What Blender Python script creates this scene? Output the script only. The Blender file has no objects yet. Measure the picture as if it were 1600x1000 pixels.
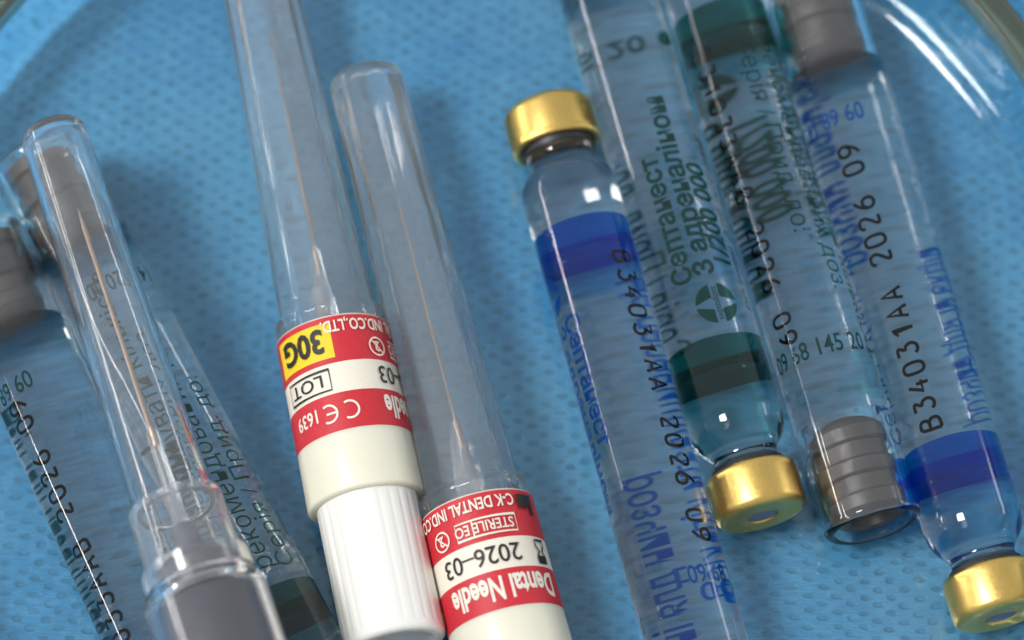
import bpy, bmesh, math, random
from mathutils import Vector, Matrix

random.seed(7)
S = 0.001                       # every length below is in millimetres
R_ = math.radians
sc = bpy.context.scene
COL = sc.collection

# ------------------------------------------------------------------ camera
CAM_D, CAM_TILT, CAM_Z = 360.0, R_(22), 6.0
cam_d = bpy.data.cameras.new('camera')
cam_d.sensor_width = 36.0
cam_d.lens = 36.0 * CAM_D / 92.0
cam_d.clip_start = 0.01
cam_d.clip_end = 10
cam_d.dof.use_dof = True
cam_d.dof.focus_distance = 0.350
cam_d.dof.aperture_fstop = 15.0
cam_d.dof.aperture_blades = 9
cam = bpy.data.objects.new('camera', cam_d)
COL.objects.link(cam)
cam.location = (0, -CAM_D * math.sin(CAM_TILT) * S, (CAM_Z + CAM_D * math.cos(CAM_TILT)) * S)
cam.rotation_euler = (CAM_TILT, 0, 0)
sc.camera = cam

# ------------------------------------------------------------------ room light
world = bpy.data.worlds.new('World')
sc.world = world
world.use_nodes = True
wn = world.node_tree
wbg = wn.nodes['Background']
wbg.inputs['Color'].default_value = (0.90, 0.95, 1.0, 1)
wbg.inputs['Strength'].default_value = 0.47


def area(name, loc, target, w, h, power, color=(1, 1, 1)):
    ld = bpy.data.lights.new(name, 'AREA')
    ld.shape = 'RECTANGLE'
    ld.size, ld.size_y = w, h
    ld.energy = power
    ld.color = color
    o = bpy.data.objects.new(name, ld)
    COL.objects.link(o)
    o.location = loc
    d = Vector(target) - Vector(loc)
    o.rotation_euler = d.to_track_quat('-Z', 'Y').to_euler()
    return o


area('ceiling_lamp', (-0.48, -0.10, 0.82), (0, 0, 0), 0.25, 0.25, 6.4, (1.0, 0.97, 0.93))
area('window_strip', (-0.97, 0.13, 0.20), (0.01, 0, 0.008), 0.60, 0.040, 1.6, (1.0, 0.98, 0.95))
area('right_edge_light', (0.90, 0.30, 0.30), (0, 0, 0.008), 0.40, 0.12, 0.55, (0.95, 0.98, 1.0))  # added light with no known source, draws thin highlights on right edges

sc.view_settings.view_transform = 'Standard'
sc.view_settings.look = 'None'
sc.view_settings.exposure = 0.30
sc.view_settings.gamma = 1.0
cy = sc.cycles
cy.max_bounces = 24
cy.transmission_bounces = 24
cy.transparent_max_bounces = 32
cy.glossy_bounces = 8
cy.diffuse_bounces = 4
cy.caustics_refractive = True
cy.caustics_reflective = False
cy.blur_glossy = 0.4
cy.sample_clamp_indirect = 25.0
cy.sample_clamp_direct = 0.0
cy.use_denoising = True
cy.denoiser = 'OPENIMAGEDENOISE'
cy.use_adaptive_sampling = False


# ------------------------------------------------------------------ materials
def new_mat(name):
    m = bpy.data.materials.new(name)
    m.use_nodes = True
    nt = m.node_tree
    for n in list(nt.nodes):
        nt.nodes.remove(n)
    out = nt.nodes.new('ShaderNodeOutputMaterial')
    return m, nt, out


def N(nt, kind, **kw):
    n = nt.nodes.new(kind)
    for k, v in kw.items():
        if k in n.inputs:
            n.inputs[k].default_value = v
        else:
            setattr(n, k, v)
    return n


def principled(name, color, rough=0.4, metal=0.0, bump=0.0, bump_scale=900.0, sss=0.0, sss_r=0.001,
               spec=0.5, vary=0.0, coat=0.0):
    m, nt, out = new_mat(name)
    p = N(nt, 'ShaderNodeBsdfPrincipled')
    p.inputs['Base Color'].default_value = (*color, 1)
    p.inputs['Roughness'].default_value = rough
    p.inputs['Metallic'].default_value = metal
    p.inputs['Specular IOR Level'].default_value = spec
    p.inputs['Coat Weight'].default_value = coat
    if sss:
        p.inputs['Subsurface Weight'].default_value = sss
        p.inputs['Subsurface Radius'].default_value = (1.0, 0.9, 0.6)
        p.inputs['Subsurface Scale'].default_value = sss_r
    tc = N(nt, 'ShaderNodeTexCoord')
    if bump or vary:
        nz = N(nt, 'ShaderNodeTexNoise')
        nz.inputs['Scale'].default_value = bump_scale
        nz.inputs['Detail'].default_value = 4
        nt.links.new(tc.outputs['Object'], nz.inputs['Vector'])
    if bump:
        b = N(nt, 'ShaderNodeBump')
        b.inputs['Strength'].default_value = bump
        b.inputs['Distance'].default_value = 0.0002
        nt.links.new(nz.outputs['Fac'], b.inputs['Height'])
        nt.links.new(b.outputs['Normal'], p.inputs['Normal'])
    if vary:
        mr = N(nt, 'ShaderNodeMapRange')
        mr.inputs['From Min'].default_value = 0.3
        mr.inputs['From Max'].default_value = 0.7
        mr.inputs['To Min'].default_value = 1 - vary
        mr.inputs['To Max'].default_value = 1 + vary
        nt.links.new(nz.outputs['Fac'], mr.inputs['Value'])
        mx = N(nt, 'ShaderNodeMix', data_type='RGBA', blend_type='MULTIPLY')
        mx.inputs['Factor'].default_value = 1.0
        mx.inputs['A'].default_value = (*color, 1)
        nt.links.new(mr.outputs['Result'], mx.inputs['B'])
        nt.links.new(mx.outputs['Result'], p.inputs['Base Color'])
        mr2 = N(nt, 'ShaderNodeMapRange')
        mr2.inputs['To Min'].default_value = max(0.02, rough - 0.1)
        mr2.inputs['To Max'].default_value = rough + 0.1
        nt.links.new(nz.outputs['Fac'], mr2.inputs['Value'])
        nt.links.new(mr2.outputs['Result'], p.inputs['Roughness'])
    nt.links.new(p.outputs['BSDF'], out.inputs['Surface'])
    return m


def glass(name, color=(1, 1, 1), ior=1.5, rough=0.0, absorb=None, density=0.0, milk=0.0, milk_color=(0.9, 0.93, 0.95),
          streak=0.0, sheen=0.0):
    m, nt, out = new_mat(name)
    g = N(nt, 'ShaderNodeBsdfGlass')
    g.inputs['Color'].default_value = (*color, 1)
    g.inputs['IOR'].default_value = ior
    g.inputs['Roughness'].default_value = rough
    sh = g.outputs['BSDF']
    if streak:
        tc = N(nt, 'ShaderNodeTexCoord')
        mp = N(nt, 'ShaderNodeMapping')
        mp.inputs['Scale'].default_value = (25, 900, 900)
        nz = N(nt, 'ShaderNodeTexNoise')
        nz.inputs['Scale'].default_value = 1.0
        nz.inputs['Detail'].default_value = 2.0
        nt.links.new(tc.outputs['Object'], mp.inputs['Vector'])
        nt.links.new(mp.outputs['Vector'], nz.inputs['Vector'])
        b = N(nt, 'ShaderNodeBump')
        b.inputs['Strength'].default_value = streak
        b.inputs['Distance'].default_value = 0.0003
        nt.links.new(nz.outputs['Fac'], b.inputs['Height'])
        nt.links.new(b.outputs['Normal'], g.inputs['Normal'])
    if milk:
        d = N(nt, 'ShaderNodeBsdfDiffuse')
        d.inputs['Color'].default_value = (*milk_color, 1)
        t = N(nt, 'ShaderNodeBsdfTranslucent')
        t.inputs['Color'].default_value = (*milk_color, 1)
        a = N(nt, 'ShaderNodeMixShader')
        a.inputs['Fac'].default_value = 0.5
        nt.links.new(d.outputs['BSDF'], a.inputs[1])
        nt.links.new(t.outputs['BSDF'], a.inputs[2])
        mx = N(nt, 'ShaderNodeMixShader')
        mx.inputs['Fac'].default_value = milk
        nt.links.new(g.outputs['BSDF'], mx.inputs[1])
        nt.links.new(a.outputs['Shader'], mx.inputs[2])
        sh = mx.outputs['Shader']
    if sheen:                                   # faintly matt moulded skin
        gl = N(nt, 'ShaderNodeBsdfGlossy')
        gl.inputs['Roughness'].default_value = 0.38
        m3 = N(nt, 'ShaderNodeMixShader')
        m3.inputs['Fac'].default_value = sheen
        nt.links.new(sh, m3.inputs[1])
        nt.links.new(gl.outputs['BSDF'], m3.inputs[2])
        sh = m3.outputs['Shader']
    nt.links.new(sh, out.inputs['Surface'])
    if absorb:
        v = N(nt, 'ShaderNodeVolumeAbsorption')
        v.inputs['Color'].default_value = (*absorb, 1)
        v.inputs['Density'].default_value = density
        nt.links.new(v.outputs['Volume'], out.inputs['Volume'])
    return m


def ink(name, color, through=0.25, tint=None, rough=0.07, spec=0.45, scatter=0.4):
    """printed ink: mostly covering, a little see-through"""
    m, nt, out = new_mat(name)
    p = N(nt, 'ShaderNodeBsdfPrincipled')
    p.inputs['Base Color'].default_value = (*color, 1)
    p.inputs['Roughness'].default_value = rough
    p.inputs['Specular IOR Level'].default_value = spec
    t = N(nt, 'ShaderNodeBsdfTransparent')
    t.inputs['Color'].default_value = (*(tint or color), 1)
    mx = N(nt, 'ShaderNodeMixShader')
    mx.inputs['Fac'].default_value = through
    tr = N(nt, 'ShaderNodeBsdfTranslucent')
    tr.inputs['Color'].default_value = (*color, 1)
    m2 = N(nt, 'ShaderNodeMixShader')
    m2.inputs['Fac'].default_value = scatter
    nt.links.new(p.outputs['BSDF'], m2.inputs[1])
    nt.links.new(tr.outputs['BSDF'], m2.inputs[2])
    nt.links.new(m2.outputs['Shader'], mx.inputs[1])
    nt.links.new(t.outputs['BSDF'], mx.inputs[2])
    nt.links.new(mx.outputs['Shader'], out.inputs['Surface'])
    return m


def cloth_material():
    m, nt, out = new_mat('blue_nonwoven')
    tc = N(nt, 'ShaderNodeTexCoord')
    mp = N(nt, 'ShaderNodeMapping')
    mp.inputs['Rotation'].default_value = (0, 0, R_(47))
    mp.inputs['Scale'].default_value = (1000 / 1.80, 1000 / 1.08, 1)
    # slight warp so that the bond points are not on a perfect grid
    wz = N(nt, 'ShaderNodeTexNoise')
    wz.inputs['Scale'].default_value = 160
    wz.inputs['Detail'].default_value = 2
    nt.links.new(tc.outputs['Object'], wz.inputs['Vector'])
    ws = N(nt, 'ShaderNodeVectorMath', operation='SCALE')
    ws.inputs['Scale'].default_value = 0.0012
    nt.links.new(wz.outputs['Color'], ws.inputs[0])
    wa = N(nt, 'ShaderNodeVectorMath', operation='ADD')
    nt.links.new(tc.outputs['Object'], wa.inputs[0])
    nt.links.new(ws.outputs['Vector'], wa.inputs[1])
    nt.links.new(wa.outputs['Vector'], mp.inputs['Vector'])
    vo = N(nt, 'ShaderNodeTexVoronoi', voronoi_dimensions='2D', feature='F1')
    vo.inputs['Scale'].default_value = 1.0
    vo.inputs['Randomness'].default_value = 0.2
    nt.links.new(mp.outputs['Vector'], vo.inputs['Vector'])
    dot = N(nt, 'ShaderNodeMapRange', interpolation_type='SMOOTHSTEP')
    dot.inputs['From Min'].default_value = 0.14
    dot.inputs['From Max'].default_value = 0.36
    dot.inputs['To Min'].default_value = 1.0
    dot.inputs['To Max'].default_value = 0.0
    nt.links.new(vo.outputs['Distance'], dot.inputs['Value'])
    # fibres: three noise layers at different stretch
    def noise(scale, detail, rot=0, sx=1, sy=1, rough=0.5, dist=0.0):
        mm = N(nt, 'ShaderNodeMapping')
        mm.inputs['Rotation'].default_value = (0, 0, R_(rot))
        mm.inputs['Scale'].default_value = (sx, sy, 1)
        z = N(nt, 'ShaderNodeTexNoise')
        z.inputs['Scale'].default_value = scale
        z.inputs['Detail'].default_value = detail
        z.inputs['Roughness'].default_value = rough
        z.inputs['Distortion'].default_value = dist
        nt.links.new(tc.outputs['Object'], mm.inputs['Vector'])
        nt.links.new(mm.outputs['Vector'], z.inputs['Vector'])
        return z
    f1 = noise(3800, 5, 20, 0.22, 1, 0.6, 0.8)
    f2 = noise(3800, 5, -55, 0.22, 1, 0.6, 0.8)
    f3 = noise(330, 5, 0, 1, 1, 0.6)
    f4 = noise(38, 4, 0, 1, 1)
    add = N(nt, 'ShaderNodeMath', operation='ADD')
    nt.links.new(f1.outputs['Fac'], add.inputs[0])
    nt.links.new(f2.outputs['Fac'], add.inputs[1])
    r1 = N(nt, 'ShaderNodeMapRange')
    r1.inputs['From Min'].default_value = 0.72
    r1.inputs['From Max'].default_value = 1.28
    nt.links.new(add.outputs['Value'], r1.inputs['Value'])
    c1 = N(nt, 'ShaderNodeMix', data_type='RGBA')
    c1.inputs['A'].default_value = (0.034, 0.235, 0.56, 1)
    c1.inputs['B'].default_value = (0.12, 0.44, 0.83, 1)
    nt.links.new(r1.outputs['Result'], c1.inputs['Factor'])
    r3 = N(nt, 'ShaderNodeMapRange')
    r3.inputs['From Min'].default_value = 0.36
    r3.inputs['From Max'].default_value = 0.66
    r3.inputs['To Min'].default_value = 0.0
    r3.inputs['To Max'].default_value = 0.75
    nt.links.new(f3.outputs['Fac'], r3.inputs['Value'])
    c2 = N(nt, 'ShaderNodeMix', data_type='RGBA')
    c2.inputs['B'].default_value = (0.03, 0.25, 0.60, 1)
    nt.links.new(c1.outputs['Result'], c2.inputs['A'])
    nt.links.new(r3.outputs['Result'], c2.inputs['Factor'])
    r4 = N(nt, 'ShaderNodeMapRange')
    r4.inputs['From Min'].default_value = 0.35
    r4.inputs['From Max'].default_value = 0.65
    r4.inputs['To Min'].default_value = 0.0
    r4.inputs['To Max'].default_value = 0.55
    nt.links.new(f4.outputs['Fac'], r4.inputs['Value'])
    c3 = N(nt, 'ShaderNodeMix', data_type='RGBA')
    c3.inputs['B'].default_value = (0.17, 0.45, 0.72, 1)
    nt.links.new(c2.outputs['Result'], c3.inputs['A'])
    nt.links.new(r4.outputs['Result'], c3.inputs['Factor'])
    dm = N(nt, 'ShaderNodeMath', operation='MULTIPLY')
    dm.inputs[1].default_value = 0.55
    f5 = noise(420, 2, 40, 1, 1)
    r5 = N(nt, 'ShaderNodeMapRange')
    r5.inputs['From Min'].default_value = 0.35
    r5.inputs['From Max'].default_value = 0.65
    r5.inputs['To Min'].default_value = 0.35
    r5.inputs['To Max'].default_value = 1.3
    nt.links.new(f5.outputs['Fac'], r5.inputs['Value'])
    dv = N(nt, 'ShaderNodeMath', operation='MULTIPLY')
    nt.links.new(dot.outputs['Result'], dv.inputs[0])
    nt.links.new(r5.outputs['Result'], dv.inputs[1])
    nt.links.new(dv.outputs['Value'], dm.inputs[0])
    c4 = N(nt, 'ShaderNodeMix', data_type='RGBA')
    c4.inputs['B'].default_value = (0.06, 0.22, 0.40, 1)
    nt.links.new(c3.outputs['Result'], c4.inputs['A'])
    nt.links.new(dm.outputs['Value'], c4.inputs['Factor'])
    # relief
    h1 = N(nt, 'ShaderNodeMath', operation='MULTIPLY_ADD')
    h1.inputs[1].default_value = -1.6
    nt.links.new(dot.outputs['Result'], h1.inputs[0])
    nt.links.new(add.outputs['Value'], h1.inputs[2])
    b = N(nt, 'ShaderNodeBump')
    b.inputs['Strength'].default_value = 0.5
    b.inputs['Distance'].default_value = 0.00026
    nt.links.new(h1.outputs['Value'], b.inputs['Height'])
    p = N(nt, 'ShaderNodeBsdfPrincipled')
    p.inputs['Roughness'].default_value = 0.75
    p.inputs['Specular IOR Level'].default_value = 0.25
    nt.links.new(c4.outputs['Result'], p.inputs['Base Color'])
    nt.links.new(b.outputs['Normal'], p.inputs['Normal'])
    nt.links.new(p.outputs['BSDF'], out.inputs['Surface'])
    return m


M = {
    'cloth': cloth_material(),
    'dish': glass('dish_glass', color=(0.95, 0.985, 0.97), ior=1.5),
    'rim': ink('frosted_rim', (0.19, 0.22, 0.185), 0.45, (0.72, 0.85, 0.76), 0.45),
    'glass': glass('cartridge_glass', ior=1.5),
    'liquid': glass('clear_solution', color=(0.985, 0.99, 0.99), ior=1.335 / 1.5),
    'gold': principled('gold_anodised_aluminium', (0.80, 0.54, 0.16), rough=0.37, metal=1.0, bump=0.05, bump_scale=3500, vary=0.03),
    'rubber': principled('grey_rubber', (0.085, 0.081, 0.080), rough=0.5, bump=0.1, bump_scale=2500, vary=0.06),
    'cap_shade': principled('cap_shade_black', (0.018, 0.018, 0.02), rough=0.45, bump=0.1),  # near-black colour painted in for the shade under the cap
    'diaphragm': principled('diaphragm_rubber', (0.15, 0.21, 0.32), rough=0.6, bump=0.1),
    'ink_green': ink('green_ink', (0.003, 0.085, 0.070), 0.25, (0.03, 0.50, 0.42), 0.5, 0.0),
    'ink_blue': ink('blue_ink', (0.003, 0.15, 0.70), 0.30, (0.02, 0.40, 1.0), 0.5, 0.0),
    'ink_black': ink('black_stamp_ink', (0.004, 0.004, 0.005), 0.03, None, 0.5, 0.0),
    'band_green': ink('green_band_paint', (0.003, 0.050, 0.040), 0.64, (0.010, 0.42, 0.34), 0.5, 0.0, 0.5),
    'band_blue': ink('blue_band_paint', (0.001, 0.075, 0.65), 0.66, (0.003, 0.36, 1.0), 0.5, 0.0, 0.5),
    'sheath': glass('clear_polypropylene', ior=1.36, rough=0.015, milk=0.05, milk_color=(0.90, 0.97, 1.0), streak=0.14, sheen=0.02),
    'sheath_clear': glass('clear_sheath_plastic', ior=1.34, rough=0.01, milk=0.025, milk_color=(0.9, 0.95, 1.0), streak=0.03, sheen=0.01),
    'skirt': glass('milky_skirt_plastic', ior=1.40, rough=0.03, milk=0.10, milk_color=(0.9, 0.94, 1.0)),
    'collar_clear': glass('milky_polypropylene', ior=1.42, rough=0.12, milk=0.22),
    'cream': principled('cream_plastic', (0.80, 0.77, 0.62), rough=0.35, sss=0.5, sss_r=0.0015, bump=0.03, bump_scale=1500),
    'white': principled('white_plastic', (0.83, 0.825, 0.79), rough=0.38, sss=0.35, sss_r=0.001, bump=0.03, bump_scale=1500),
    'paper': principled('label_paper', (0.80, 0.75, 0.64), rough=0.55, bump=0.12, bump_scale=5000, vary=0.03),
    'red': principled('red_print', (0.56, 0.022, 0.035), rough=0.5, bump=0.12, bump_scale=5000, vary=0.08),
    'yellow': principled('yellow_print', (0.82, 0.60, 0.02), rough=0.5, bump=0.12, bump_scale=5000, vary=0.04),
    'label_black': principled('label_black_ink', (0.015, 0.014, 0.014), rough=0.5),
    'label_pale': principled('label_unprinted_paper', (0.80, 0.74, 0.64), rough=0.55),
    'steel': principled('needle_steel', (0.56, 0.42, 0.32), rough=0.3, metal=1.0),
    'barrel': glass('syringe_barrel_plastic', ior=1.45, rough=0.10, milk=0.05, milk_color=(0.7, 0.72, 0.78), streak=0.04),
    'piston': principled('grey_piston', (0.062, 0.062, 0.080), rough=0.45, bump=0.08),
    'hub': principled('grey_hub_plastic', (0.10, 0.105, 0.13), rough=0.4),
}


# ------------------------------------------------------------------ mesh helpers (millimetres)
def link(name, me, mat, parent=None):
    o = bpy.data.objects.new(name, me)
    COL.objects.link(o)
    if mat:
        me.materials.append(mat)
    if parent:
        o.parent = parent
    return o


def mesh_from(name, verts, faces, smooth=True, angle=40):
    me = bpy.data.meshes.new(name)
    me.from_pydata([(x * S, y * S, z * S) for x, y, z in verts], [], faces)
    me.update()
    if smooth:
        me.polygons.foreach_set('use_smooth', [True] * len(me.polygons))
        me.set_sharp_from_angle(angle=R_(angle))
    return me


def lathe_mesh(name, prof, axis_z, n=64, rfun=None, closed=False, angle=40):
    """profile of (s, r) turned about the local X axis raised to axis_z; walking along +s faces outwards"""
    verts, faces = [], []
    rings = []
    for s, r in prof:
        if r < 1e-6:
            rings.append([len(verts)])
            verts.append((s, 0, axis_z))
        else:
            ring = []
            for j in range(n):
                a = 2 * math.pi * j / n
                rr = r if rfun is None else rfun(s, r, a)
                ring.append(len(verts))
                verts.append((s, rr * math.sin(a), axis_z + rr * math.cos(a)))
            rings.append(ring)
    m = len(rings)
    for i in range(m if closed else m - 1):
        A, B = rings[i], rings[(i + 1) % m]
        if len(A) == 1 and len(B) == 1:
            continue
        for j in range(n):
            k = (j + 1) % n
            if len(A) == 1:
                faces.append((A[0], B[j], B[k]))
            elif len(B) == 1:
                faces.append((A[j], B[0], A[k]))
            else:
                faces.append((A[j], B[j], B[k], A[k]))
    return mesh_from(name, verts, faces, True, angle)


def arc(cs, cr, rad, a0, a1, n=6):
    """points of a fillet in (s, r): centre, radius, angles in degrees"""
    return [(cs + rad * math.cos(R_(a0 + (a1 - a0) * i / n)), cr + rad * math.sin(R_(a0 + (a1 - a0) * i / n))) for i in range(n + 1)]


def smooth_prof(pts, per=5):
    """Catmull-Rom through (s, r) points"""
    out = []
    P = [pts[0]] + list(pts) + [pts[-1]]
    for i in range(1, len(P) - 2):
        p0, p1, p2, p3 = P[i - 1], P[i], P[i + 1], P[i + 2]
        for k in range(per):
            t = k / per
            out.append(tuple(0.5 * ((2 * p1[c]) + (-p0[c] + p2[c]) * t + (2 * p0[c] - 5 * p1[c] + 4 * p2[c] - p3[c]) * t * t
                                    + (-p0[c] + 3 * p1[c] - 3 * p2[c] + p3[c]) * t ** 3) for c in (0, 1)))
    out.append(pts[-1])
    return out


def empty(name, loc, rz, pitch=0.0):
    o = bpy.data.objects.new(name, None)
    COL.objects.link(o)
    o.empty_display_size = 0.005
    o.location = (loc[0] * S, loc[1] * S, loc[2] * S)
    o.rotation_euler = (0, -R_(pitch), R_(rz))
    return o


def tag(o, label=None, cat=None, group=None, kind=None):
    if label: o['label'] = label
    if cat: o['category'] = cat
    if group: o['group'] = group
    if kind: o['kind'] = kind
    return o


# ------------------------------------------------------------------ print: flat shapes in (u, v) wrapped on a cylinder
_text_cache = {}


def text2d(body, size, bold=0.0, sx=1.0, shear=0.0, align='LEFT'):
    key = (body, size, bold, sx, shear, align)
    if key in _text_cache:
        return _text_cache[key]
    cu = bpy.data.curves.new('text', 'FONT')
    cu.body = body
    cu.size = 1.0
    cu.offset = bold
    cu.shear = shear
    cu.align_x = align
    cu.resolution_u = 3
    o = bpy.data.objects.new('text', cu)
    COL.objects.link(o)
    dg = bpy.context.evaluated_depsgraph_get()
    dg.update()
    me = o.evaluated_get(dg).to_mesh()
    vs = [(v.co.x * size * sx, v.co.y * size) for v in me.vertices]
    fs = [tuple(p.vertices) for p in me.polygons]
    o.evaluated_get(dg).to_mesh_clear()
    bpy.data.objects.remove(o)
    bpy.data.curves.remove(cu)
    _text_cache[key] = (vs, fs)
    return vs, fs


def ribbon2d(pts, w, closed=False):
    vs, fs = [], []
    n = len(pts)
    segs = n if closed else n - 1
    for i in range(n):
        if closed:
            a, b = pts[(i - 1) % n], pts[(i + 1) % n]
        else:
            a, b = pts[max(0, i - 1)], pts[min(n - 1, i + 1)]
        dx, dy = b[0] - a[0], b[1] - a[1]
        L = math.hypot(dx, dy) or 1
        nx, ny = -dy / L, dx / L
        # mitre
        d0 = (pts[i][0] - pts[(i - 1) % n][0], pts[i][1] - pts[(i - 1) % n][1]) if (closed or i > 0) else (dx, dy)
        l0 = math.hypot(*d0) or 1
        c = abs((-d0[1] / l0) * nx + (d0[0] / l0) * ny)
        k = w / 2 / max(c, 0.55)
        vs += [(pts[i][0] + nx * k, pts[i][1] + ny * k), (pts[i][0] - nx * k, pts[i][1] - ny * k)]
    for i in range(segs):
        j = (i + 1) % n
        fs.append((2 * i + 1, 2 * j + 1, 2 * j, 2 * i))
    return vs, fs


def poly2d(pts):
    return list(pts), [tuple(range(len(pts)))]


def move2d(shape, du, dv):
    return [(u + du, v + dv) for u, v in shape[0]], shape[1]


def join2d(shapes):
    V, F = [], []
    for vs, fs in shapes:
        o = len(V)
        V += vs
        F += [tuple(i + o for i in f) for f in fs]
    return V, F


def chaikin(p, closed=False):
    out = []
    n = len(p)
    if not closed:
        out.append(p[0])
    for i in range(n if closed else n - 1):
        a, b = p[i], p[(i + 1) % n]
        out += [(a[0] * .75 + b[0] * .25, a[1] * .75 + b[1] * .25), (a[0] * .25 + b[0] * .75, a[1] * .25 + b[1] * .75)]
    if not closed:
        out.append(p[-1])
    return out


_G = {
    'B': [[(0, 0), (0, 6), (2.6, 6), (3.6, 5.3), (3.6, 3.9), (2.6, 3.2), (0, 3.2)], [(2.4, 3.2), (4, 2.5), (4, .8), (2.9, 0), (0, 0)]],
    '3': [[(.2, 6), (3.8, 6), (1.8, 3.6), (3.2, 3.4), (4, 2.4), (4, 1.1), (3, 0), (1.2, 0), (0, .9)]],
    '4': [[(2.3, 6), (0, 2), (4, 2)], [(2.9, 3.5), (2.9, 0)]],
    '0': [[(1, 0), (0, 1.2), (0, 4.8), (1, 6), (3, 6), (4, 4.8), (4, 1.2), (3, 0)]],
    '1': [[(.6, 4.5), (2.4, 6), (2.4, 0)]],
    'A': [[(0, 0), (2, 6), (4, 0)], [(.7, 2), (3.3, 2)]],
    '2': [[(0, 4.6), (.6, 6), (3.2, 6), (4, 4.8), (3.6, 3.4), (0, 0), (4, 0)]],
    '6': [[(3.4, 6), (1.4, 4.6), (0, 2.4), (.1, .9), (1.2, 0), (3, 0), (4, 1), (4, 2.4), (3, 3.4), (1.2, 3.3), (.2, 2.2)]],
}
_G['9'] = [[(4 - x, 6 - y) for x, y in s] for s in _G['6']]


def stamp2d(body, pitch, h, w):
    shapes = []
    k = h / 6
    for i, ch in enumerate(body):
        if ch == ' ':
            continue
        jx, jy = random.uniform(-.05, .05), random.uniform(-.06, .06)
        for st in _G[ch]:
            p = st
            cl = ch == '0'
            if ch in '023690B':
                p = chaikin(p, cl)
                p = chaikin(p, cl)
            shapes.append(move2d(ribbon2d([(x * k * 0.82, y * k) for x, y in p], w, cl), i * pitch + jx, jy))
    return join2d(shapes)


def wrap_mesh(name, shapes, rad, axis_z, step=0.45):
    """shapes: list of (shape2d, s0, theta0_deg, mode); 'along' reads along +s, 'round' reads towards +theta with its top to -s"""
    V, F = [], []
    for shape, s0, th, mode in shapes:
        bm = bmesh.new()
        bv = [bm.verts.new((u, v, 0)) for u, v in shape[0]]
        for f in shape[1]:
            try:
                bm.faces.new([bv[i] for i in f])
            except ValueError:
                pass
        ax = 1 if mode == 'along' else 0
        vals = [p[ax] for p in shape[0]]
        lo, hi = min(vals), max(vals)
        c = math.floor(lo / step) * step + step
        while c < hi:
            co = (0, c, 0) if ax == 1 else (c, 0, 0)
            no = (0, 1, 0) if ax == 1 else (1, 0, 0)
            bmesh.ops.bisect_plane(bm, geom=bm.verts[:] + bm.edges[:] + bm.faces[:], plane_co=co, plane_no=no)
            c += step
        bm.verts.index_update()
        o = len(V)
        for v in bm.verts:
            u, w = v.co.x, v.co.y
            if mode == 'along':
                s, a = s0 + u, R_(th) + w / rad
            else:
                s, a = s0 - w, R_(th) + u / rad
            V.append((s, rad * math.sin(a), axis_z + rad * math.cos(a)))
        for f in bm.faces:
            idx = tuple(o + v.index for v in f.verts)
            # outward facing
            p = [Vector(V[i]) for i in idx[:3]]
            nrm = (p[1] - p[0]).cross(p[2] - p[0])
            mid = Vector((0, p[0].y, p[0].z - axis_z))
            F.append(idx if nrm.dot(mid) >= 0 else tuple(reversed(idx)))
        bm.free()
    return mesh_from(name, V, F, True, 60)


def band_mesh(name, s0, s1, r, axis_z, a0=0.0, a1=360.0, n=72, taper=0.0):
    full = abs(a1 - a0) >= 359.9
    vs, fs = [], []
    cnt = n if full else n + 1
    for i, s in enumerate((s0, s1)):
        rr = r + taper * (s - s0)
        for j in range(cnt):
            a = R_(a0 + (a1 - a0) * j / n)
            vs.append((s, rr * math.sin(a), axis_z + rr * math.cos(a)))
    for j in range(n):
        k = (j + 1) % cnt
        fs.append((j, cnt + j, cnt + k, k))
    return mesh_from(name, vs, fs, True, 60)


# ------------------------------------------------------------------ the cloth
def build_cloth():
    n, half = 60, 330.0
    vs, fs = [], []
    for i in range(n + 1):
        for j in range(n + 1):
            x, y = -half + 2 * half * i / n, -half + 2 * half * j / n
            d = max(0.0, math.hypot(x + 1.5, y + 4.5) - 75)
            z = -0.02 + min(1.0, d / 60) * (1.2 * math.sin(x / 37.0 + 0.8) * math.sin(y / 29.0) - 1.2)
            vs.append((x, y, z))
    for i in range(n):
        for j in range(n):
            a = i * (n + 1) + j
            fs.append((a, a + n + 1, a + n + 2, a + 1))
    o = link('cloth_surface', mesh_from('cloth_surface', vs, fs), M['cloth'])
    o['kind'] = 'structure'
    return o


build_cloth()

# ------------------------------------------------------------------ the glass dish
DX, DY, FLOOR = -1.8, -4.4, 2.0


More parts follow.
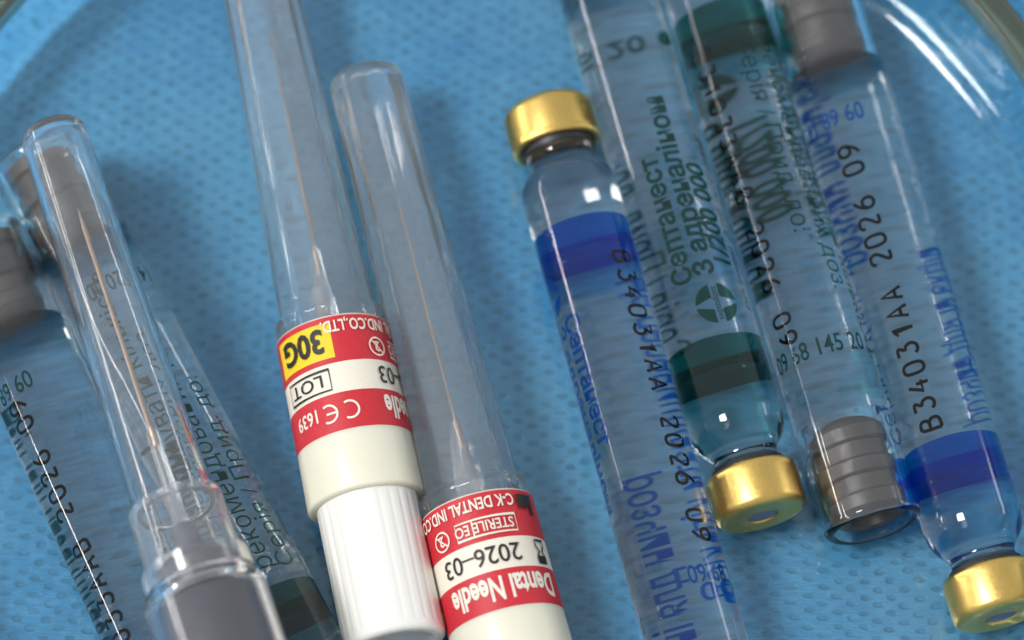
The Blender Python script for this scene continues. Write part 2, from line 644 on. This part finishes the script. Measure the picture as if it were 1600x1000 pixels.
def build_dish():
    # turned about Z: (r, z) profile, outer bottom -> outer wall -> rim -> inner wall -> inner floor
    prof = [(0, 0.0), (46.0, 0.0)]
    prof += [(52.0 + 5.0 * math.cos(R_(a)), 5.0 + 5.0 * math.sin(R_(a))) for a in range(-80, 1, 10)]
    prof += [(57.4, 8.0), (57.7, 11.2)]
    prof += [(56.9 + 0.8 * math.cos(R_(a)), 11.6 + 0.8 * math.sin(R_(a))) for a in range(0, 91, 15)]
    prof += [(55.4, 12.4)]
    prof += [(55.3 + 0.8 * math.cos(R_(a)), 11.6 + 0.8 * math.sin(R_(a))) for a in range(90, 181, 15)]
    prof += [(54.2, 8.0)]
    prof += [(50.9 + 3.1 * math.cos(R_(a)), FLOOR + 3.1 + 3.1 * math.sin(R_(a))) for a in range(0, -91, -10)]
    prof += [(40.0, FLOOR), (0, FLOOR)]
    n = 144
    vs, fs, rings = [], [], []
    for r, z in prof:
        if r == 0:
            rings.append([len(vs)])
            vs.append((0, 0, z))
        else:
            rings.append(list(range(len(vs), len(vs) + n)))
            vs += [(r * math.cos(2 * math.pi * j / n), r * math.sin(2 * math.pi * j / n), z) for j in range(n)]
    for A, B in zip(rings[:-1], rings[1:]):
        for j in range(n):
            k = (j + 1) % n
            if len(A) == 1:
                fs.append((A[0], B[k], B[j]))
            elif len(B) == 1:
                fs.append((A[j], A[k], B[0]))
            else:
                fs.append((A[j], A[k], B[k], B[j]))
    o = link('glass_dish', mesh_from('glass_dish', vs, fs, True, 35), M['dish'])
    o.location = (DX * S, DY * S, 0.0)
    rim = [(57.74, 10.9), (57.74, 11.6)] + [(56.9 + 0.84 * math.cos(R_(a)), 11.6 + 0.84 * math.sin(R_(a))) for a in range(0, 91, 15)]
    rim += [(55.3 + 0.84 * math.cos(R_(a)), 11.6 + 0.84 * math.sin(R_(a))) for a in range(90, 181, 15)] + [(54.44, 10.9)]
    rv, rf = [], []
    for r, z in rim:
        rv += [(r * math.cos(2 * math.pi * j / n), r * math.sin(2 * math.pi * j / n), z) for j in range(n)]
    for i in range(len(rim) - 1):
        for j in range(n):
            k = (j + 1) % n
            rf.append((i * n + j, i * n + k, (i + 1) * n + k, (i + 1) * n + j))
    link('ground_rim', mesh_from('ground_rim', rv, rf), M['rim'], o)
    tag(o, 'round clear glass dish holding all cartridges and needles, standing on blue cloth', 'dish')
    return o


build_dish()

# ------------------------------------------------------------------ anaesthetic cartridges
RB, AZ, CL = 4.4, 4.4, 65.0       # body radius, axis height, length


def cartridge_meshes():
    me = {}
    outer = [(1.9, 1.95), (1.9, 3.1)] + arc(2.15, 3.1, 0.25, 180, 90, 4) + [(4.2, 3.35)]
    outer += smooth_prof([(4.4, 3.33), (4.9, 3.1), (5.4, 2.92), (5.9, 2.98), (6.5, 3.35), (7.2, 3.88), (7.9, 4.22), (8.7, 4.37), (9.6, 4.40)], 4)
    outer += [(10.2, 4.4), (11, 4.4), (20, 4.4), (35, 4.4), (50, 4.4), (63.0, 4.4), (63.5, 4.4), (63.65, 4.4)] + arc(63.7, 3.9, 0.5, 90, 0, 6) + arc(63.85, 3.85, 0.35, 0, -90, 5)
    outer += [(63.3, 3.5), (63.2, 3.5), (62.9, 3.5), (58.5, 3.5), (54.2, 3.5)]
    me['glass'] = lathe_mesh('glass_barrel', outer, AZ, 128, angle=50)
    liq = [(1.9, 1.95), (5.2, 1.95)] + smooth_prof([(5.4, 1.96), (6.1, 2.15), (6.8, 2.75), (7.6, 3.25), (8.5, 3.45), (9.6, 3.5)], 4)
    liq += [(10.2, 3.5), (11, 3.5), (20, 3.5), (35, 3.5), (54.2, 3.5)]
    me['liquid'] = lathe_mesh('solution', liq, AZ, 128, angle=60)
    plug = [(54.0, 0)] + smooth_prof([(54.0, 0.3), (54.12, 1.1), (54.5, 2.1), (55.0, 2.85), (55.5, 3.25)], 3)
    s = 55.6
    for i in range(3):
        plug += [(s, 3.30), (s + 0.12, 3.46), (s + 1.25, 3.46), (s + 1.4, 3.32)]
        if i < 2:
            plug += [(s + 1.5, 3.1), (s + 2.9, 3.1), (s + 3.0, 3.2)]
        s += 3.1
    plug += [(63.3, 3.1), (63.4, 2.9), (63.4, 1.9), (62.4, 1.6), (62.2, 0)]
    me['plunger'] = lathe_mesh('plunger', plug, AZ, 56, angle=35)
    cap = [(0.30, 1.36), (0.06, 1.38), (0.0, 1.46), (0.06, 2.6), (0.0, 3.3)] + arc(0.8, 3.3, 0.8, 180, 90, 7) + [(3.4, 4.13), (3.9, 4.08)]
    cap += arc(3.9, 3.68, 0.4, 90, 0, 4) + [(4.2, 3.45), (3.6, 3.4), (0.6, 3.4), (0.4, 1.36)]
    me['cap'] = lathe_mesh('cap', cap, AZ, 64, angle=50, closed=True)
    me['diaphragm'] = lathe_mesh('diaphragm', [(0.06, 0), (0.07, 0.9), (0.12, 1.25), (0.2, 1.34), (0.62, 1.34), (0.62, 3.3), (1.85, 3.3), (1.85, 0)], AZ, 40)
    me['cap_shade_ring'] = lathe_mesh('cap_shade_ring', [(3.4, 3.385), (4.5, 3.42), (4.85, 3.3), (4.9, 3.18), (4.4, 3.36)], AZ, 48, closed=False)  # added dark ring standing in for the shaded inside of the cap
    return me


CM = cartridge_meshes()
SEP = "Септанест"


def logo2d(d):
    """round emblem: two dark segments with a light peak cut out, the maker's name on the clear strip between"""
    r = d / 2
    sh = []
    g = 0.20 * r
    for sgn in (1, -1):
        a0 = math.asin(g / r)
        n = 14
        left, right = [], []
        # each segment split left/right by a light wedge
        wx0, wx1 = 0.30 * r, 0.06 * r
        for side in (1, -1):
            pts = [(side * wx0, sgn * g)]
            a_end = math.acos(wx1 / r)
            for i in range(n + 1):
                a = a0 + (a_end - a0) * i / n
                pts.append((side * r * math.cos(a), sgn * r * math.sin(a)))
            sh.append(poly2d(pts))
    sh.append(move2d(text2d('septodont', d * 0.235, 0.01, 0.86, 0, 'CENTER'), 0, -d * 0.065))
    return join2d(sh)


def cartridge(cap_xy, ang, color, stamp, roll, label, group, bare=False):
    """cap_xy: floor point under the middle of the cap's end face; roll: angle of the stamp from the top"""
    t = empty('anaesthetic_cartridge', (cap_xy[0], cap_xy[1], FLOOR + 0.02), ang)
    tag(t, label, 'cartridge', group)
    link('glass_barrel', CM['glass'], None, t)
    link('solution', CM['liquid'], None, t)
    link('plunger', CM['plunger'], None, t)
    c = link('cap', CM['cap'], None, t)
    link('diaphragm', CM['diaphragm'], None, c)
    link('cap_shade_ring', CM['cap_shade_ring'], None, c)
    bm_ = 'band_' + color
    link('colour_band', band_mesh('colour_band', 13.0, 16.0, RB - 0.03, AZ), M[bm_], t)
    rp = RB - 0.05
    green = color == 'green'
    st = stamp2d(stamp, 1.80, 1.9, 0.32)
    link('stamped_code', wrap_mesh('stamped_code', [(st, 17.0, roll - 12, 'along')], rp + 0.03, AZ), M['ink_black'], t)
    lines = []
    conc = '1/200 000' if green else '1/100 000'
    lines.append((text2d(SEP, 2.5, 0.032), 21.4, roll - 98, 'along'))
    lines.append((text2d('З адреналіном', 2.55, 0.034), 21.8, roll - 126, 'along'))
    lines.append((text2d(conc, 2.6, 0.03, 1.0, 0.25), 22.2, roll - 154, 'along'))
    lines.append((text2d("розчин для ін'єкцій", 1.9, 0.004, 1.0, 0.22), 18.2, roll - 176, 'along'))
    lines.append((logo2d(3.9), 19.0, roll - 118, 'along'))
    lines.append((text2d('Серія / Прид. до:', 2.5, -0.004), 17.2, roll + 47, 'along'))
    if bare != 2:
        lines.append((text2d('рекомендованих доз.', 2.45, -0.004, 1.0, 0.12), 17.4, roll + 76, 'along'))
    if not bare:
        lines.append((text2d('Не перевищувати кількість', 2.45, 0.004, 1.0, 0.12), 17.4, roll + 102, 'along'))
    if not green:
        lines.append((text2d("розчин для ін'єкцій", 2.5, 0.012), 36.0, roll + 136, 'along'))
    lines.append((text2d('09 68 145 20 00', 2.4, 0.012, 0.76), 48.9, roll - 32, 'round'))
    link('printed_text', wrap_mesh('printed_text', lines, rp, AZ), M['ink_' + color], t)
    return t


for k, mname in (('glass', 'glass'), ('liquid', 'liquid'), ('plunger', 'rubber'), ('cap', 'gold'), ('diaphragm', 'diaphragm'), ('cap_shade_ring', 'cap_shade')):
    CM[k].materials.append(M[mname])

GRP = 'glass cartridges lying in the dish'
cartridge((3.13, 20.87), -75.9, 'blue', 'B34031AA 2026 09', 36,
          'glass cartridge with dark blue band, its gold cap pointing up, beside the needles', GRP)
cartridge((22.07, -18.87), 104.45, 'green', 'B31033AAB 2026 09', 106,
          'glass cartridge with round printed emblem above green band, its gold cap pointing down', GRP, 2)
cartridge((15.95, 42.4), -75.65, 'green', 'B31033AAB 2026 09', -46,
          'glass cartridge with green band at top and ribbed grey plunger at its lower end', GRP)
cartridge((42.6, -28.17), 103.7, 'blue', 'B34031AA 2026 09', 24,
          'glass cartridge with bright blue band, its gold cap at lower right corner', GRP)
cartridge((-21.44, -50.6), 114.99, 'green', 'B31033AAB 2026 09', 40,
          'leftmost glass cartridge, black date stamp along it, its grey plunger cut by left edge', GRP)
cartridge((-13.8, -41.05), 117.48, 'green', 'B31033AAB 2026 09', -97,
          'glass cartridge with green band lying under the capped syringe', GRP)


# ------------------------------------------------------------------ dental needles
def needle_unit(end_xy, ang, roll, pitch, label, length=72.0):
    """end_xy: floor point below the ribbed end; roll: where the end of the date sits, degrees from the top"""
    az = 5.25
    t = empty('dental_needle', (end_xy[0], end_xy[1], FLOOR + 0.03), ang, pitch)
    tag(t, label, 'dental needle', 'sheathed dental needles in the dish')
    nr = 27

    def ribs(s, r, a):
        if -0.4 < s < 11.6:
            x = (a * nr / (2 * math.pi)) % 1.0
            return r - 0.055 * (0.5 + 0.5 * math.cos(2 * math.pi * x)) ** 3
        return r
    hub = [(-0.8, 0), (-0.8, 3.0), (-1.2, 3.3), (-1.3, 3.6)] + arc(-0.75, 3.95, 0.55, 180, 90, 5)[1:] + [(-0.41, 4.5), (-0.3, 4.5), (0.1, 4.5), (4, 4.5), (8, 4.5), (11.0, 4.5), (11.5, 4.5), (11.7, 4.5), (12.6, 4.52)]
    link('ribbed_cap', lathe_mesh('ribbed_cap', hub, az, nr * 10, ribs, angle=70), M['white'], t)
    col = [(11.9, 4.45)] + arc(12.2, 4.95, 0.3, 180, 90, 3) + [(17.2, 5.15), (28.2, 5.0), (28.2, 4.75), (17.2, 4.6)]
    link('collar', lathe_mesh('collar', col, az, 72, angle=40, closed=True), M['cream'], t)
    # clear sheath: flange over the collar, then a long taper to a flat rounded tip
    L = length
    sh = [(26.5, 4.66), (28.25, 4.74), (28.25, 4.98)] + arc(29.6, 4.68, 0.3, 90, 0, 3) + [(30.0, 4.45), (30.3, 4.35), (32, 4.28), (50, 3.8), (L - 1.2, 3.36)]
    sh += arc(L - 0.9, 2.55, 0.8, 85, 10, 5) + [(L - 0.05, 1.5), (L + 0.1, 0)]
    sh += [(L - 0.7, 0), (L - 0.8, 1.5), (L - 1.0, 2.3), (L - 1.8, 2.85), (50, 3.30), (33, 3.75), (26.5, 3.90)]

    def flute(s, r, a):
        if s > 31 and r < (3.90 - (s - 26.5) * 0.0232) + 0.1 and s < L - 1.5:
            return r + 0.10 * math.cos(10 * a)
        return r
    link('sheath', lathe_mesh('sheath', sh, az, 80, flute, angle=40), M['sheath'], t)
    post = [(28.6, 0), (28.6, 1.0)]
    link('needle_holder', lathe_mesh('needle_holder', [(24, 0), (24, 1.3), (29.0, 1.2), (36.5, 0.75), (36.9, 0.5), (36.9, 0)], az, 28), M['collar_clear'], t)
    link('needle', lathe_mesh('needle', [(34, 0.16), (58, 0.16), (59.5, 0.03), (59.5, 0)], az, 12), M['steel'], t)
    # paper label
    tp = -0.15 / 11.0
    r0 = 5.165
    lab = link('paper_label', band_mesh('paper_label', 17.3, 28.1, r0 + 0.0, az, taper=tp), M['paper'], t)

    def rr(s):
        return r0 + tp * (s - 17.3)
    link('red_stripe', band_mesh('red_stripe', 17.35, 20.85, rr(17.35) + 0.02, az, taper=tp), M['red'], lab)
    link('red_stripe', band_mesh('red_stripe', 23.7, 28.08, rr(23.7) + 0.02, az, taper=tp), M['red'], lab)
    e = roll                                          # angle at which the date ends
    yel = band_mesh('yellow_panel', 24.2, 27.55, rr(24.2) + 0.035, az, e + 40, e + 110, 20, tp)
    link('yellow_panel', yel, M['yellow'], lab)
    rt = r0 + 0.05
    black, pale = [], []
    # date row (text top faces the ribbed end)
    black.append((text2d('2026–03', 2.35, 0.004, 0.93, 0, 'RIGHT'), 23.05, e, 'round'))
    hg = [(0, 0), (1.15, 0), (1.15, .55), (.80, 1.05), (1.15, 1.6), (1.15, 2.1), (0, 2.1), (0, 1.6), (.35, 1.05), (0, .55)]
    deg = lambda mm: math.degrees(mm / rt)
    black.append((ribbon2d(hg, .16, True), 23.3, e - deg(10.6), 'round'))
    black.append((poly2d([(0, 1.45), (1.15, 1.45), (1.15, 2.1), (0, 2.1)]), 23.3, e - deg(10.6), 'round'))
    black.append((text2d('LOT', 1.7, 0.004, 1.15), 22.85, e + deg(5.1), 'round'))
    black.append((ribbon2d([(0, 0), (4.7, 0), (4.7, 1.95), (0, 1.95)], .13, True), 23.2, e + deg(4.5), 'round'))
    black.append((text2d('30G', 3.1, 0.03, 0.86), 27.0, e + 48, 'round'))
    # maker's row, sterile box, single-use mark
    pale.append((text2d('C-K DENTAL IND.CO.,LTD.', 1.52, 0.02, 0.69), 27.6, e - deg(8.2), 'round'))
    fac = [(0, 0), (1.9, 0), (1.9, 1.5), (1.45, .95), (1.45, 1.5), (1.0, .95), (1.0, 1.5), (.5, .95), (.5, 1.9), (0, 1.9)]
    black.append((poly2d([(0, 0), (1.9, 0), (1.9, .95), (0, .95)]), 27.6, e - deg(10.5), 'round'))
    for q in range(3):
        black.append((poly2d([(.6 + .43 * q, .95), (1.0 + .43 * q, .95), (1.0 + .43 * q, 1.55)]), 27.6, e - deg(10.5), 'round'))
    black.append((poly2d([(0, .95), (.45, .95), (.45, 1.9), (0, 1.9)]), 27.6, e - deg(10.5), 'round'))
    pale.append((ribbon2d([(0, 0), (5.6, 0), (5.6, 1.55), (0, 1.55)], .13, True), 25.75, e - deg(7.9), 'round'))
    pale.append((poly2d([(3.95, 0), (4.08, 0), (4.08, 1.55), (3.95, 1.55)]), 25.75, e - deg(7.9), 'round'))
    pale.append((text2d('STERILE', 1.35, 0.012, 0.82), 25.45, e - deg(7.65), 'round'))
    pale.append((text2d('EO', 1.35, 0.012, 0.82), 25.45, e - deg(3.6), 'round'))
    pale.append((ribbon2d([(.85 * math.cos(R_(q)), .85 * math.sin(R_(q))) for q in range(0, 360, 15)], .15, True), 24.95, e - deg(0.6), 'round'))
    pale.append((text2d('2', 1.35, 0.01, 1.0, 0, 'CENTER'), 25.42, e - deg(0.6), 'round'))
    pale.append((ribbon2d([(-.55, .55), (.55, -.55)], .13), 24.95, e - deg(0.6), 'round'))
    # product row
    pale.append((text2d('Dental Needle', 2.95, 0.03, 0.60), 20.2, e - deg(10.6), 'round'))
    pale.append((text2d('1639', 1.75, 0.02, 0.82), 19.9, e + deg(6.1), 'round'))
    cc = [(0.8 + .8 * math.cos(R_(q)), .8 + .8 * math.sin(R_(q))) for q in range(60, 301, 15)]
    ee = [(2.75 + .8 * math.cos(R_(q)), .8 + .8 * math.sin(R_(q))) for q in range(60, 301, 15)]
    for sh_ in (ribbon2d(cc, .2), ribbon2d(ee, .2), ribbon2d([(2.0, .8), (2.95, .8)], .2)):
        pale.append((sh_, 19.9, e + deg(2.5), 'round'))
    link('black_print', wrap_mesh('black_print', black, rt, az), M['label_black'], lab)
    link('pale_print', wrap_mesh('pale_print', pale, rt, az), M['label_pale'], lab)
    return t


needle_unit((-10.3, -29.7), 101.8, -37, 0.0,
            'sheathed dental needle with yellow gauge panel on red label and full white ribbed cap')
needle_unit((3.7, -46.0), 103.9, 55, 0.0,
            'sheathed dental needle with sterile mark and date facing up, its ribbed cap below frame')


# ------------------------------------------------------------------ capped syringe
def syringe(tip, ring, label):
    T, G_ = Vector(tip), Vector(ring)
    d = (T - G_).normalized()
    ang = math.degrees(math.atan2(d.y, d.x))
    pitch = math.degrees(math.asin(d.z))
    base = G_ - d * 48.0
    t = empty('capped_syringe', base, ang, pitch)
    tag(t, label, 'syringe')
    az = 0.0
    bar = [(0, 4.75), (0, 8.2), (1.4, 8.2), (1.6, 5.5), (3, 5.4), (45.2, 5.4)] + arc(45.2, 5.0, 0.4, 90, 10, 4)[1:]
    bar += [(45.8, 4.98), (48.2, 4.9), (48.5, 4.75), (48.5, 4.35), (46.6, 4.3), (46.4, 3.3), (45.8, 3.2), (45.0, 4.6), (44.4, 4.75)]
    link('barrel', lathe_mesh('barrel', bar, az, 80, angle=40, closed=True), M['barrel'], t)
    pis = [(12, 0), (12, 4.2), (30, 4.2), (30.2, 4.7), (33.5, 4.7), (33.7, 4.45), (36.2, 4.45), (36.4, 4.7), (43.6, 4.7), (44.6, 4.5), (45.4, 3.0), (45.5, 0)]
    link('piston', lathe_mesh('piston', pis, az, 56, angle=35), M['piston'], t)
    hub = [(45.6, 0), (45.6, 3.1), (46.6, 3.2), (48.0, 3.1), (48.7, 2.4), (49.0, 1.35), (52.2, 1.15), (52.5, 0.72), (52.5, 0)]
    h = link('needle_hub', lathe_mesh('needle_hub', hub, az, 40), M['hub'], t)
    link('needle_post', lathe_mesh('needle_post', [(52.52, 0), (52.52, 0.70), (61.5, 0.55), (61.9, 0.3), (61.9, 0)], az, 24), M['collar_clear'], h)
    L = 48.0 + (T - G_).length
    sk = [(46.7, 3.82), (46.7, 4.24), (48.6, 4.24), (54.2, 4.16)] + arc(54.3, 3.86, 0.3, 90, 0, 3) + [(54.6, 3.62), (53.9, 3.66), (53.4, 3.78)]
    link('sheath_skirt', lathe_mesh('sheath_skirt', sk, az, 80, closed=True, angle=40), M['skirt'], t)
    sh = [(54.0, 3.12), (54.0, 3.6), (56, 3.55), (L - 2, 2.98)]
    sh += arc(L - 1.0, 1.95, 1.0, 85, 5, 7) + [(L, 1.2), (L + 0.05, 0), (L - 0.4, 0), (L - 0.45, 1.2), (L - 0.75, 2.0), (L - 1.3, 2.45), (L - 2, 2.56), (56.0, 3.08), (54.0, 3.12)]

    def flute(s, r, a):
        if s > 55.5 and r < 3.085 and s < L - 2.2:
            return r + 0.025 * math.cos(8 * a)
        return r
    link('sheath', lathe_mesh('sheath', sh, az, 80, flute, closed=False, angle=40), M['sheath_clear'], t)
    link('needle', lathe_mesh('needle', [(60, 0.23), (82.5, 0.23), (84.5, 0.03), (84.5, 0)], az, 12), M['steel'], t)
    return t


syringe((-41.2, 15.3, 13.9), (-26.7, -27.3, 17.0), 'syringe with clear sheathed needle and grey barrel, lying across the left cartridges')
